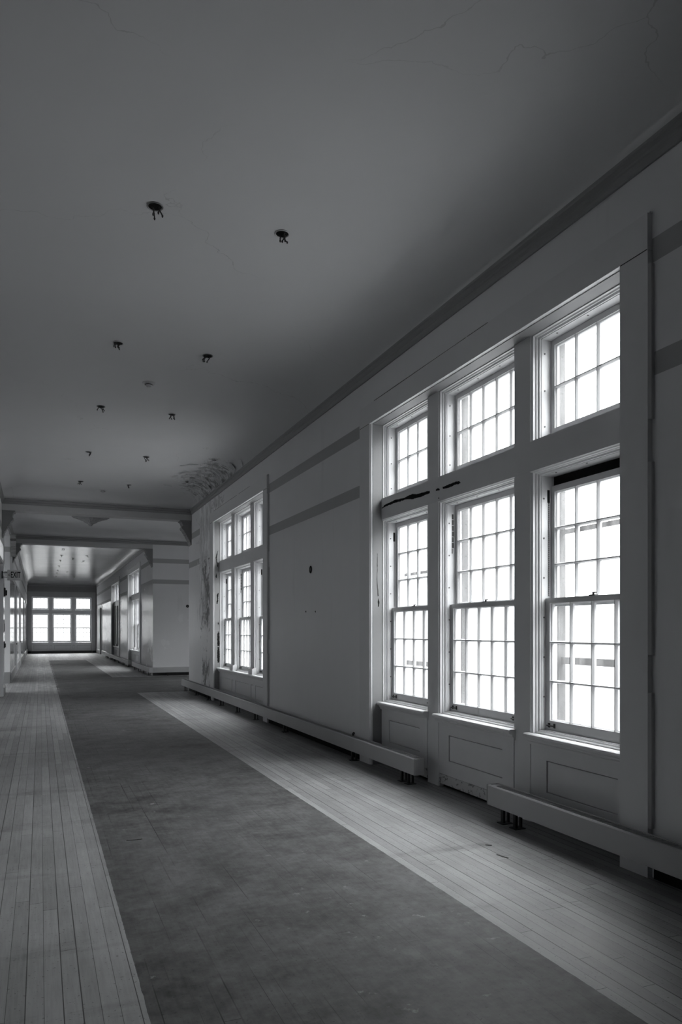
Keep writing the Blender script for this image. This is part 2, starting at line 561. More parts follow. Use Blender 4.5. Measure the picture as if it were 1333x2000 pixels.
# ------------------------------------------------------------------ dimensions
XR, XL = 3.44, -0.80           # wall faces of the corridor
YB, YE = -12.0, 51.0            # back wall, far end wall
B1Y0, B1Y1 = 18.03, 18.38      # first cross beam
B2Y0, B2Y1 = 24.75, 25.10      # second cross beam
ZC = 4.71                      # ceiling
ZB = 4.195                     # underside of the beams
ZK0, ZK1 = 4.335, 4.455        # cornice
TH = 0.43                      # outer wall thickness
OPW, OPZ = 3.80, 3.806         # window opening
OPEN_R = [7.44, 15.50, 31.90, 39.70]   # far (left-hand) edge of each opening on the right wall
DOOR_R = (46.4, 47.8, 2.88)
XW = 6.8                       # end of the right wing
XV = -4.2                      # end of the left wing

# ------------------------------------------------------------------ room shell
mb = MB()
mb.box(XL - 0.3, XR + TH, YB - 0.3, YE + TH, -0.2, 0.0); mb.box(XR + TH, XW + 0.4, B1Y0, B2Y1, -0.2, 0.0); mb.box(XV - 0.3, XL - 0.3, 19.0, 23.15, -0.2, 0.0)
tag(mb.build('floor', M_FLOOR), 'worn narrow wooden floorboards with a dark strip down the middle', 'floor', kind='structure')


def wall_x(mb, x0, x1, ya, yb, opens, ztop=ZC + 0.3):
    """wall running along Y from ya to yb with openings (y0, y1, zbottom, ztop)"""
    y = ya
    for (o0, o1, z0, z1) in sorted(opens):
        if o0 > y:
            mb.box(x0, x1, y, o0, 0, ztop)
        mb.box(x0, x1, o0, o1, z1, ztop)
        if z0 > 0:
            mb.box(x0, x1, o0, o1, 0, z0)
        y = o1
    if y < yb:
        mb.box(x0, x1, y, yb, 0, ztop)


mb = MB()
wall_x(mb, XR, XR + TH, YB, B1Y1, [(e - OPW, e, 0, OPZ) for e in OPEN_R[:2]])
tag(mb.build('wall_right', M_WALLR), 'pale wall with two dark painted bands between the near windows', 'wall', kind='structure')
mb = MB()
wall_x(mb, XR, XR + TH, B2Y0, YE, [(e - OPW, e, 0, OPZ) for e in OPEN_R[2:]] + [(DOOR_R[0], DOOR_R[1], 0, DOOR_R[2])])
mb.box(XR + TH, XR + 1.2, 45.5, 48.8, 0, ZC)
tag(mb.build('wall_right_far', M_WALL), 'glossy banded wall beyond the crossing on the right', 'wall', kind='structure')
mb = MB()
mb.box(XR + TH, XW + 0.4, B2Y0, B2Y1, 0, ZC + 0.3)
tag(mb.build('wall_crossing_right', M_WALL), 'banded wall facing the camera in the right wing of the crossing', 'wall', kind='structure')
mb = MB()
mb.box(XR + TH, XW + 0.4, B1Y0, B1Y1, 0, ZC + 0.3)
wall_x(mb, XW, XW + 0.4, B1Y1, B2Y0, [(20.4, 22.7, 0.9, 3.1)])
tag(mb.build('wall_wing', M_WALL), 'outer walls of the right wing', 'wall', kind='structure')
# left side
mb = MB()
wall_x(mb, XL - 0.3, XL, 14.2, 19.3, [(15.35, 18.35, 0.0, 3.46)])
tag(mb.build('wall_left', M_LEFT), 'glossy left wall just before the crossing', 'wall', kind='structure')
mb = MB()
wall_x(mb, XL - 0.3, XL, YB, 14.2, [])
tag(mb.build('wall_left_near', paint('bounce_dimming_paint', 0.42, 0.5)), 'unseen left wall beside the camera, darkened to absorb light', 'wall', kind='structure')  # out-of-view wall toned down to reduce bounced light near the camera
mb = MB()
LDOORS = [(27.4, 28.5), (33.0, 34.1), (40.4, 41.6), (47.0, 48.1)]
wall_x(mb, XL - 0.3, XL, 22.85, YE, [(a, b, 0, 2.9) for a, b in LDOORS])
tag(mb.build('wall_left_far', M_LEFT), 'glossy left wall beyond the crossing', 'wall', kind='structure')
mb = MB()
mb.box(XV - 0.3, XL - 0.3, 19.0, 19.3, 0, ZC + 0.3)
mb.box(XV - 0.3, XL - 0.3, 22.85, 23.15, 0, ZC + 0.3)
wall_x(mb, XV - 0.3, XV, 19.3, 22.85, [(19.9, 22.3, 0.7, 3.7)])
tag(mb.build('wall_wing_left', M_WALL), 'walls of the left wing', 'wall', kind='structure')
mb = MB()
mb.box(XV - 0.3, XL - 0.3, 19.0, 23.15, ZC, ZC + 0.3)
tag(mb.build('ceiling_wing_left', M_WALL), 'ceiling of the left wing', 'ceiling', kind='structure')
mb = MB()
mb.box(XL - 0.3, XR + TH, YB - 0.3, YB, 0, ZC + 0.3)
tag(mb.build('wall_back', M_WALL), 'wall behind the camera', 'wall', kind='structure')
# end wall, three window bays
EX0, EX1, EZ1 = -0.52, 3.12, 3.66
mb = MB()
mb.box(XL - 0.3, EX0, YE, YE + TH, 0, ZC + 0.3)
mb.box(EX1, XR + TH, YE, YE + TH, 0, ZC + 0.3)
mb.box(EX0, EX1, YE, YE + TH, EZ1, ZC + 0.3)
tag(mb.build('wall_end', M_ENDW), 'end wall round the three far windows, coloured dark as if backlit', 'wall', kind='structure')

# ceilings with coves
COVE = [(0.0, ZK1 - 0.02)]
R = 0.42
for k in range(0, 10):
    a = math.pi / 2 * k / 9
    COVE.append((R * (1 - math.cos(a)) , ZK1 + (ZC - ZK1) * math.sin(a)))


def ceiling(name, mat, x0, x1, y0, y1, label):
    mb = MB()
    pr = COVE + [(0.6, ZC)]
    mb.ring(x0, x1, y0, y1, pr, 'xy', close=False)
    mb.box(x0 + 0.6, x1 - 0.6, y0 + 0.6, y1 - 0.6, ZC, ZC + 0.25)
    o = mb.build(name, mat)
    for pl in o.data.polygons:
        pl.use_smooth = abs(pl.normal.z) < 0.9999
    return tag(o, label, 'ceiling', kind='structure')


ceiling('ceiling', M_CEIL, XL, XR, YB, B1Y0, 'coved plaster ceiling with rows of open junction boxes')
ceiling('ceiling_crossing', M_WALL, XL, XW, B1Y1, B2Y0, 'coved ceiling of the crossing with a plaster rosette')
ceiling('ceiling_far', M_CEILG, XL, XR, B2Y1, YE, 'shiny wrinkled ceiling of the far corridor mirroring the end windows')
mb = MB(); mb.box(XL - 0.3, XR + TH, YB - 0.3, YE + TH, ZC + 0.3, ZC + 0.5)
mb.box(XR + TH, XW + 0.4, B1Y0, B2Y1, ZC + 0.3, ZC + 0.5); mb.box(XV - 0.3, XL - 0.3, 19.0, 23.15, ZC + 0.3, ZC + 0.5)
tag(mb.build('ceiling_slab', M_DARKW), 'floor slab above the ceilings', 'ceiling', kind='structure')

# cornices: ring moulding under each cove
CP = [(0.0, ZK0), (0.014, ZK0), (0.014, ZK0 + 0.012), (0.02, ZK0 + 0.03), (0.034, ZK0 + 0.045), (0.034, ZK0 + 0.056), (0.026, ZK0 + 0.062),
      (0.03, ZK0 + 0.075), (0.05, ZK0 + 0.092), (0.05, ZK0 + 0.108), (0.058, ZK1), (0.0, ZK1)]
trims = [('trim_1', XL, XR, YB, B1Y0, 'dark moulded cornice along the near corridor'),
         ('trim_2', XL, XW, B1Y1, B2Y0, 'dark moulded cornice round the crossing'),
         ('trim_3', XL, XR, B2Y1, YE, 'moulded cornice of the far corridor')]
for nm, x0, x1, y0, y1, lb in trims:
    mb = MB(); mb.ring(x0, x1, y0, y1, CP, 'xy')
    tag(mb.build(nm, M_CORN), lb, 'cornice', kind='structure')

# cross beams and header over the left opening
M_BEAM = paint('beam_paint', 0.46, 0.6, 0.04)
mb = MB(); mb.box(XL, XR, B1Y0, B1Y1, ZB, ZC + 0.3)
tag(mb.build('trim_4', M_BEAM), 'nearer ceiling beam across the corridor', 'beam', kind='structure')
mb = MB(); mb.box(XL, XR, B2Y0, B2Y1, ZB, ZC + 0.3)
tag(mb.build('trim_5', M_BEAM), 'farther ceiling beam across the corridor', 'beam', kind='structure')
mb = MB(); mb.box(XL - 0.3, XL, 19.3, 22.85, ZB, ZC + 0.3)
tag(mb.build('trim_6', M_BEAM), 'header over the opening on the left', 'beam', kind='structure')
# top of the right wall of the crossing (wall end closes against the wing ceiling)
# baseboards
mb = MB()
for a, b in ((YB, 15.2), (18.5, 19.3)):
    mb.prism([(XL, 0), (XL + 0.03, 0), (XL + 0.03, 0.17), (XL + 0.012, 0.20), (XL, 0.20)], 'y', a, b)
ys = [22.85] + [v for d in LDOORS for v in (d[0] - 0.16, d[1] + 0.16)] + [YE]
mb.box(XL - 0.17, XL, 22.82, 22.85, 0, 0.31)
for a, b in zip(ys[::2], ys[1::2]):
    mb.prism([(XL, 0), (XL + 0.03, 0), (XL + 0.03, 0.28), (XL + 0.012, 0.31), (XL, 0.31)], 'y', a, b)
tag(mb.build('baseboard_left', M_BASE), 'tall grey baseboard of the left wall', 'baseboard', kind='structure')
mb = MB()
mb.box(XL + 0.03, XR, YE - 0.03, YE, 0, 0.16)
tag(mb.build('baseboard_end', M_BASED), 'nearly black baseboard below the end windows', 'baseboard', kind='structure')
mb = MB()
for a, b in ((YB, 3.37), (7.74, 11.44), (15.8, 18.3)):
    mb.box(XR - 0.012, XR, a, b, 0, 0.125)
tag(mb.build('under_heater_shade', M_HOLE), 'black strip standing in for the shade under the heater covers', 'baseboard', kind='structure')  # black strip painted in for the shade below the covers
mb = MB()
for a, b in ((42.6, 46.25), (47.95, YE - 0.03)):
    mb.prism([(XR, 0), (XR - 0.03, 0), (XR - 0.03, 0.26), (XR - 0.012, 0.29), (XR, 0.29)], 'y', a, b)
tag(mb.build('baseboard_right', M_BASE), 'grey baseboard at the far end of the right wall', 'baseboard', kind='structure')

# ------------------------------------------------------------------ windows
# local frame of a window group: x left to right seen from inside, y outwards (0 = wall face), z up
YM = 0.11      # mullion / apron plane
YL = 0.225     # face of lower sash
YU = 0.275     # face of upper sash


def rnd_edge(mb, xs, z_of, amp, thick, y, yb, seed):
    rr = random.Random(seed)
    top, bot = [], []
    for i, x in enumerate(xs):
        z, h = z_of(x)
        top.append((x, z + h + rr.uniform(-amp, amp)))
        bot.append((x, z - h + rr.uniform(-amp, amp)))
    n = len(xs)
    vs = [(x, y, z) for x, z in top] + [(x, y, z) for x, z in bot] + [(x, yb, z) for x, z in top] + [(x, yb, z) for x, z in bot]
    fs = []
    for i in range(n - 1):
        fs.append((i, i + 1, n + i + 1, n + i))
        fs.append((2 * n + i, 2 * n + i + 1, i + 1, i))
        fs.append((n + i, n + i + 1, 3 * n + i + 1, 3 * n + i))
    fs.append((0, n, 3 * n, 2 * n)); fs.append((n - 1, 2 * n - 1, 4 * n - 1, 3 * n - 1))
    mb.add(vs, fs)


def sash(parent, name, x0, x1, z0, z1, yf, cols, rows, st, top, bot, glass=M_GLASS, mat=M_SASH):
    """a glazed sash: stiles, rails and muntins in one mesh, the glass a thin pane behind them"""
    mb = MB()
    d = 0.04
    def member(a0, a1, b0, b1):
        mb.box(a0, a1, yf, yf + d, b0, b1)
    member(x0, x0 + st, z0, z1); member(x1 - st, x1, z0, z1)
    member(x0 + st, x1 - st, z1 - top, z1); member(x0 + st, x1 - st, z0, z0 + bot)
    gx0, gx1, gz0, gz1 = x0 + st, x1 - st, z0 + bot, z1 - top
    mb.ring(gx0, gx1, gz0, gz1, [(-0.002, yf + 0.004), (0.009, yf + 0.017), (0.009, yf + 0.038), (-0.002, yf + 0.038)])
    for i in range(1, cols):
        cx = gx0 + (gx1 - gx0) * i / cols
        mb.prism([(cx - 0.004, yf + 0.002), (cx + 0.004, yf + 0.002), (cx + 0.013, yf + 0.018), (cx + 0.013, yf + 0.036), (cx - 0.013, yf + 0.036), (cx - 0.013, yf + 0.018)], 'z', gz0, gz1)
    for j in range(1, rows):
        cz = gz0 + (gz1 - gz0) * j / rows
        mb.prism([(yf + 0.001, cz - 0.004), (yf + 0.001, cz + 0.004), (yf + 0.018, cz + 0.012), (yf + 0.036, cz + 0.012), (yf + 0.036, cz - 0.012), (yf + 0.018, cz - 0.012)], 'x', gx0, gx1)
    o = mb.build(name, mat, parent)
    gb = MB(); gb.box(gx0 + 0.001, gx1 - 0.001, yf + 0.024, yf + 0.027, gz0 + 0.001, gz1 - 0.001)
    gb.build('glass', glass, o)
    return o


def window_group(name, loc, rz, label, style='A', bays=None, W=OPW, z_head=OPZ, bar=(2.74, 2.973), zs=0.70,
                 casing=True, detail=True, drop=None, glass=M_GLASS, dark_low=False, cols=(4, 5, 4), storm=None, sill_z=0.70):
    root = empty(name, loc, rz)
    tag(root, label, 'window', kind='structure')
    if bays is None:
        bays = [(0.0, 1.05), (1.275, 2.485), (2.71, W)]
    if casing:
        mb = MB()
        f = -0.036
        # side boards with a chamfered inner edge, head board between
        mb.prism([(-0.28, f), (-0.014, f), (0.0, f + 0.018), (0.0, 0.0), (-0.28, 0.0)], 'z', 0, z_head)
        mb.prism([(W + 0.245, f), (W + 0.245, 0), (W, 0), (W, f + 0.018), (W + 0.014, f)], 'z', 0, z_head)
        mb.box(-0.28, W + 0.245, f - 0.002, 0, z_head + 0.003, 4.03)
        mb.box(-0.285, W + 0.25, f + 0.012, 0, 4.032, 4.04)
        mb.build('casing', M_TRIM, root)
        rj = random.Random(int(abs(loc[1]) * 10))
        mb = MB()
        xx = 0.12
        while xx < W - 1.4:
            ln = rj.uniform(0.25, 0.8)
            mb.box(xx, xx + ln, f - 0.0035, f, 4.026 + rj.uniform(-0.002, 0.002), 4.031)
            xx += ln + rj.choice((0.0, 0.02, 0.15))
        for a, b in ((-0.27, -0.02), (W + 0.02, W + 0.24)):
            mb.box(a, b, f - 0.003, f, z_head + 0.001, z_head + 0.004)
        mb.build('joint_crack', M_HOLE, root)
        # back band strips left along the outer edges of the casing
        mb = MB()
        rr = random.Random(hash(name) % 1000 if False else len(name) * 7 + int(abs(loc[1]) * 10))
        for xo in (W + 0.245,):
            z = 0.30
            for seg in ((0.30, 1.12), (1.35, 2.52), (2.78, 3.72)):
                mb.prism([(xo, f), (xo + 0.018, f + 0.012), (xo + 0.018, 0.0), (xo, 0.0)], 'z', *seg)
        mb.build('back_band', M_TRIMC, root)
    # lining of the recess behind the casing
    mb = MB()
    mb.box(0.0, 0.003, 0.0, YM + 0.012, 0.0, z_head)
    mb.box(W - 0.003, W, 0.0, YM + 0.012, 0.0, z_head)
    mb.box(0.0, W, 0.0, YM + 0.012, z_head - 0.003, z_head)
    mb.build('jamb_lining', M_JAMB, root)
    # mullions
    for (a0, a1), (b0, b1) in zip(bays[:-1], bays[1:]):
        zb = 0.0 if style == 'A' else zs
        mm = MB()
        mm.prism([(a1, YM + 0.012), (a1 + 0.012, YM), (b0 - 0.012, YM), (b0, YM + 0.012), (b0, 0.36), (a1, 0.36)], 'z', zb, z_head)
        mo = mm.build('mullion', M_TRIM, root)
        if style == 'B':
            pb = MB(); pb.box(a1 - 0.02, b0 + 0.02, YM - 0.03, YM + 0.1, zs, zs + 0.10)
            pb.prism([(YM - 0.03, zs + 0.10), (YM + 0.02, zs + 0.125), (YM + 0.06, zs + 0.125), (YM + 0.06, zs + 0.10)], 'x', a1 - 0.02, b0 + 0.02)
            pb.build('plinth_block', M_TRIM, mo)
        em = MB(); em.box(a1 - 0.005, b0 + 0.005, 0.37, 0.44, 0.3, z_head)
        em.build('stone_pier', M_BRICK, mo)
    # transom bar
    mb = MB()
    mb.box(0.0, W, YM - 0.003, 0.36, bar[0], bar[1])
    mb.prism([(YM, bar[0]), (YM + 0.02, bar[0] - 0.012), (YM + 0.05, bar[0] - 0.012), (YM + 0.05, bar[0])], 'x', 0, W)
    mb.prism([(YM + 0.004, bar[1]), (YM + 0.02, bar[1] + 0.012), (YM + 0.07, bar[1] + 0.018), (YM + 0.07, bar[1])], 'x', 0, W)
    mb.build('transom_bar', M_TRIM, root)
    # outer sill and side jambs
    mb = MB()
    mb.prism([(0.26, 0.0), (0.26, zs + 0.01), (0.30, zs), (0.5, zs - 0.06), (0.5, 0.0)], 'x', 0, W)
    mb.build('outer_sill', M_BRICK, root)
    FR = [(0.0, YM + 0.012), (0.010, YM + 0.012), (0.010, YM + 0.032), (0.018, YM + 0.040), (0.018, YM + 0.052), (0.030, YM + 0.060), (0.030, YM + 0.075),
          (0.034, YM + 0.075), (0.034, 0.335), (0.0, 0.335)]
    for bi, (x0, x1) in enumerate(bays):
        dr = (drop or (0, 0, 0))[bi]
        mb = MB()
        mb.ring(x0, x1, zs - 0.01, bar[0], FR)
        mb.ring(x0, x1, bar[1], z_head, FR)
        fo = mb.build('frame', M_TRIM, root)
        s0, s1 = x0 + 0.034, x1 - 0.034
        nc = cols[bi]
        # transom light
        sash(root, 'transom_light', s0, s1, bar[1] + 0.035, z_head - 0.036, YU, nc, 2, 0.045, 0.045, 0.07, glass)
        zm = zs + 1.05 * (bar[0] - zs) / 2.04
        zt = bar[0] - 0.036 - dr
        g2 = M_DARKW if dark_low else glass
        up = sash(root, 'upper_sash', s0, s1, zm - 0.035 - dr * 0.4, zt, YU, nc, 3, 0.045, 0.047, 0.045, g2)
        lo = sash(root, 'lower_sash', s0, s1, zs + 0.026, zm, YL, nc, 3, 0.05, 0.04, 0.073, g2)
        if dr:
            mb = MB(); mb.box(s0, s1, YU + 0.03, YU + 0.05, zt, bar[0] - 0.034); mb.build('gap_board', M_HOLE, root)
        if detail:
            cx = (s0 + s1) / 2
            mb = MB(); mb.box(cx - 0.03, cx + 0.03, YL + 0.004, YL + 0.036, zm, zm + 0.008)
            mb.cyl((cx, YL + 0.02, zm), (cx, YL + 0.02, zm + 0.02), 0.008)
            mb.box(cx - 0.004, cx + 0.035, YL + 0.012, YL + 0.024, zm + 0.018, zm + 0.026)
            mb.build('sash_lock', M_BLACK, lo)
            for hx in (s0 + 0.075, s1 - 0.10):
                mb = MB(); zc = zs + 0.062
                for dx in (-0.032, 0.032):
                    mb.box(hx + dx - 0.009, hx + dx + 0.009, YL - 0.006, YL, zc - 0.017, zc + 0.017)
                    mb.cyl((hx + dx, YL - 0.004, zc), (hx + dx, YL - 0.024, zc), 0.005)
                mb.cyl((hx - 0.034, YL - 0.022, zc), (hx + 0.034, YL - 0.022, zc), 0.0055)
                mb.build('sash_lift', M_BLACK, lo)
            # screws along the far reveal and head of the frame
            mb = MB()
            zz = zs + 0.28
            while zz < bar[0] - 0.12:
                mb.cyl((s0 - 0.002, 0.207, zz), (s0 + 0.003, 0.207, zz), 0.007, 10)
                zz += 0.31
            for zz in (bar[1] + 0.12, bar[1] + 0.40, bar[1] + 0.69):
                mb.cyl((s0 - 0.002, 0.215, zz), (s0 + 0.003, 0.215, zz), 0.007, 10)
            for k in range(3):
                xx = s0 + 0.15 + k * 0.34
                mb.cyl((xx, 0.215, z_head - 0.032), (xx, 0.215, z_head - 0.037), 0.007, 10)
                mb.cyl((xx, 0.205, bar[0] - 0.032), (xx, 0.205, bar[0] - 0.037), 0.007, 10)
            mb.build('screws', M_SCREW, fo)
            # pulley and chain in the sash track
            if bi != 1:
                mb = MB(); mb.box(s0 - 0.001, s0 + 0.002, 0.240, 0.262, bar[0] - 0.24, bar[0] - 0.14)
                mb.build('sash_pulley', M_HOLE, fo)
                mb = MB(); zz = bar[0] - 0.24
                while zz > zm + 0.02:
                    mb.cyl((s0 + 0.004, 0.251, zz), (s0 + 0.004, 0.251, zz - 0.011), 0.0035, 6)
                    zz -= 0.016
                mb.build('sash_chain', M_METAL, fo)
            else:
                mb = MB(); rnd = random.Random(5)
                for k in range(7):
                    z0 = bar[0] - 0.12 - k * 0.055
                    mb.box(s0 - 0.001, s0 + 0.002, 0.236, 0.236 + rnd.uniform(0.008, 0.024), z0 - 0.05, z0)
                mb.build('torn_track', M_DARKW, fo)
        if storm and storm[bi]:
            mb = MB()
            for zc, hh in storm[bi]:
                mb.box(x0, x1, 0.40, 0.425, zc - hh / 2, zc + hh / 2)
            mb.build('storm_rail', M_BRICK, root)
    # stools and aprons
    def stool(a, b):
        mb = MB()
        pr = [(0.24, sill_z), (0.24, sill_z + 0.022), (0.20, sill_z + 0.018), (0.195, sill_z), (0.062, sill_z), (0.05, sill_z - 0.006), (0.044, sill_z - 0.02),
              (0.05, sill_z - 0.034), (0.062, sill_z - 0.04), (0.075, sill_z - 0.04), (0.078, sill_z - 0.055), (0.09, sill_z - 0.068), (0.092, sill_z - 0.085), (0.11, sill_z - 0.088), (0.24, sill_z - 0.088)]
        mb.prism(pr, 'x', a, b)
        mb.build('stool', M_TRIM, root)
    def apron(a, b, panels):
        mb = MB()
        zt = sill_z - 0.088
        z0, z1 = 0.27, 0.512
        xs = a
        mb.cur = 0
        for (p0, p1) in panels:
            mb.box(xs, p0, YM, YM + 0.05, 0.13, zt)
            mb.box(p0, p1, YM, YM + 0.05, 0.13, z0)
            mb.box(p0, p1, YM, YM + 0.05, z1, zt)
            mb.box(p0 + 0.006, p1 - 0.005, YM + 0.008, YM + 0.05, z0 + 0.005, z1 - 0.008)
            xs = p1
        mb.box(xs, b, YM, YM + 0.05, 0.13, zt)
        mb.build('apron', M_TRIM, root)
        mb = MB()
        mb.box(a + 0.004, b - 0.004, YM + 0.003, YM + 0.05, 0.035, 0.126)
        mb.build('apron_base', M_CHIP, root)
        mb = MB(); mb.box(a, b, YM + 0.055, YM + 0.08, 0.0, zt); mb.build('apron_backing', M_HOLE, root)
    if style == 'A':
        for x0, x1 in bays:
            stool(max(0.002, x0 - 0.02), min(W - 0.002, x1 + 0.025))
            apron(x0 + 0.003, x1 - 0.003, [(x0 + 0.19, x1 - 0.16)])
    else:
        stool(0.002, W - 0.002)
        pans = []
        for i, (x0, x1) in enumerate(bays):
            pans.append((x0 + 0.12, x1 - 0.06))
            if i < 2:
                pans.append((x1 + 0.05, bays[i + 1][0] - 0.02))
        apron(0.003, W - 0.003, pans)
    return root


def right_window(n, yfar, label, **k):
    r = window_group('window_%d' % n, (XR, yfar, 0), -math.pi / 2, label, **k)
    portal('daylight_portal', (XR + TH + 0.06, yfar - OPW / 2, 2.25), -math.pi / 2, OPW + 0.1, 3.2)
    return r


wA = right_window(1, OPEN_R[0], 'nearest tall group of three white sash windows on the right wall', style='A', drop=(0, 0, 0.075),
                  storm=([(2.13, 0.03), (1.135, 0.05)], None, [(2.28, 0.035), (1.26, 0.055)]))
wB = right_window(2, OPEN_R[1], 'second group of three sash windows beside the peeling wall', style='B', glass=M_GLASSD)
wC = right_window(3, OPEN_R[2], 'group of sash windows just beyond the crossing on the right', style='B', detail=False)
wD = right_window(4, OPEN_R[3], 'farthest window group on the right with dark covered lower sashes', style='B', detail=False, dark_low=True)
eW = EX1 - EX0
wE = window_group('window_5', (EX0, YE, 0), 0.0, 'three bright windows filling the far end wall', style='B', W=eW, z_head=EZ1,
                  bays=[(0.0, 1.03), (1.24, 2.42), (2.63, eW)], bar=(2.58, 2.82), casing=False, detail=False)
portal('daylight_portal', ((EX0 + EX1) / 2, YE + TH + 0.06, 2.2), 0.0, eW + 0.1, 3.1)
mb = MB()
for a0, a1, z0, z1 in ((-0.26, 0.0, 0, EZ1), (eW, eW + 0.26, 0, EZ1), (-0.26, eW + 0.26, EZ1, 4.0)):
    mb.box(a0, a1, -0.03, 0, z0, z1)
mb.build('casing', M_ENDT, wE)


def simple_window(name, loc, rz, W, z0, z1, label):
    root = empty(name, loc, rz)
    tag(root, label, 'window', kind='structure')
    mb = MB(); mb.ring(0, W, z0, z1, [(0, 0.08), (0.06, 0.08), (0.06, 0.2), (0, 0.2)]); mb.build('frame', M_TRIM, root)
    n = 3
    for i in range(n):
        sash(root, 'sash', 0.06 + (W - 0.12) * i / n, 0.06 + (W - 0.12) * (i + 1) / n, z0 + 0.06, z1 - 0.06, 0.12, 3, 5, 0.05, 0.05, 0.07)
    return root


simple_window('window_6', (XW, 22.7, 0), -math.pi / 2, 2.3, 0.9, 3.1, 'added window at the unseen end of the right wing')  # unseen window added to bring daylight onto the crossing wall
portal('daylight_portal', (XW + 0.45, 21.55, 2.0), -math.pi / 2, 2.3, 2.2)
simple_window('window_7', (XV, 19.9, 0), math.pi / 2, 2.4, 0.7, 3.7, 'added window at the unseen end of the left wing')  # out-of-view window added to light the left opening
portal('daylight_portal', (XV - 0.35, 21.1, 2.2), math.pi / 2, 2.4, 3.0)

# paint losses on the nearest window group (local coordinates of that window)
def loss(parent, y, pts, amp, seed, step=0.012, name='paint_loss'):
    """pts: (x, z, half height) along a ragged black patch"""
    mb = MB()
    xs, x = [], pts[0][0]
    while x < pts[-1][0]:
        xs.append(x); x += step
    xs.append(pts[-1][0])
    def zo(x):
        for (a, za, ha), (b, zb, hb) in zip(pts[:-1], pts[1:]):
            if a <= x <= b + 1e-9:
                t = (x - a) / max(b - a, 1e-6)
                return za + (zb - za) * t, ha + (hb - ha) * t
        return pts[-1][1], pts[-1][2]
    rnd_edge(mb, xs, zo, amp, 0, y - 0.0015, y + 0.001, seed)
    return mb.build(name, M_HOLE, parent)


def img2win(px, py, X, yfar):
    c, s = math.cos(YAW), math.sin(YAW)
    u = (px - 666.5) / FPX
    d = X / (s + u * c)
    return yfar - d * (c - u * s), 1.5 + (1231.0 - py) * d / FPX, d


def loss_px(parent, X, yfar, pts, amp, seed):
    q = []
    for px, py, hp in pts:
        x, z, d = img2win(px, py, X, yfar)
        q.append((x, z, hp * d / FPX))
    return loss(parent, X - XR, q, amp, seed)


XM = XR + YM - 0.003
k = 190 / 1333.0
P = lambda lst: [(730 + a * k, 930 + b * k, h * k) for a, b, h in lst]
loss_px(wA, XM, OPEN_R[0], P([(115, 440, 5), (160, 405, 14), (230, 375, 16), (300, 345, 20), (380, 325, 16), (440, 305, 15), (500, 285, 28), (540, 280, 36), (600, 270, 24), (660, 255, 26), (700, 240, 20), (740, 225, 20), (772, 218, 14)]), 0.004, 3)
loss_px(wA, XM, OPEN_R[0], P([(857, 190, 9), (880, 182, 16), (908, 182, 8)]), 0.003, 4)
loss_px(wA, XM, OPEN_R[0], P([(950, 160, 12), (980, 155, 20), (1050, 130, 22), (1110, 103, 20), (1165, 88, 20), (1195, 88, 6)]), 0.004, 6)
loss_px(wA, XM, OPEN_R[0], P([(888, 302, 6), (895, 300, 10), (902, 300, 6)]), 0.001, 8)


def blob(parent, pts, axis, off, name='paint_loss'):
    """filled irregular polygon on the jamb face x = off (pts are (y, z)), 2 mm thick"""
    mb = MB()
    mb.prism(pts, 'x', off - 0.001, off + 0.0015)
    return mb.build(name, M_HOLE, parent)


def streak(parent, yz, amp, seed, xoff=0.0):
    """vertical ragged patch on the jamb: list of (z, ycentre, halfwidth)"""
    rr = random.Random(seed)
    L, Rr = [], []
    for (z0, y0, h0), (z1, y1, h1) in zip(yz[:-1], yz[1:]):
        n = max(2, int(abs(z1 - z0) / 0.02))
        for i in range(n):
            t = i / n
            L.append((y0 + (y1 - y0) * t - (h0 + (h1 - h0) * t) + rr.uniform(-amp, amp), z0 + (z1 - z0) * t))
            Rr.append((y0 + (y1 - y0) * t + (h0 + (h1 - h0) * t) + rr.uniform(-amp, amp), z0 + (z1 - z0) * t))
    mb = MB()
    n = len(L)
    vs = [(xoff + 0.005, a, b) for a, b in L] + [(xoff + 0.005, a, b) for a, b in Rr] + [(xoff + 0.002, a, b) for a, b in L] + [(xoff + 0.002, a, b) for a, b in Rr]
    fs = []
    for i in range(n - 1):
        fs += [(i, i + 1, n + i + 1, n + i), (2 * n + i, 2 * n + i + 1, i + 1, i), (n + i, n + i + 1, 3 * n + i + 1, 3 * n + i)]
    mb.add(vs, fs)
    return mb.build('paint_loss', M_HOLE, parent)


# jamb of the nearest window: thin scratch turning into a black tear
streak(wA, [(2.36, 0.055, 0.0015), (2.2, 0.055, 0.002), (2.05, 0.052, 0.0015), (2.0, 0.055, 0.003), (1.93, 0.062, 0.004), (1.86, 0.070, 0.006)], 0.002, 11)
streak(wA, [(1.855, 0.070, 0.002), (1.82, 0.073, 0.009), (1.79, 0.072, 0.006), (1.74, 0.066, 0.004)], 0.002, 12)
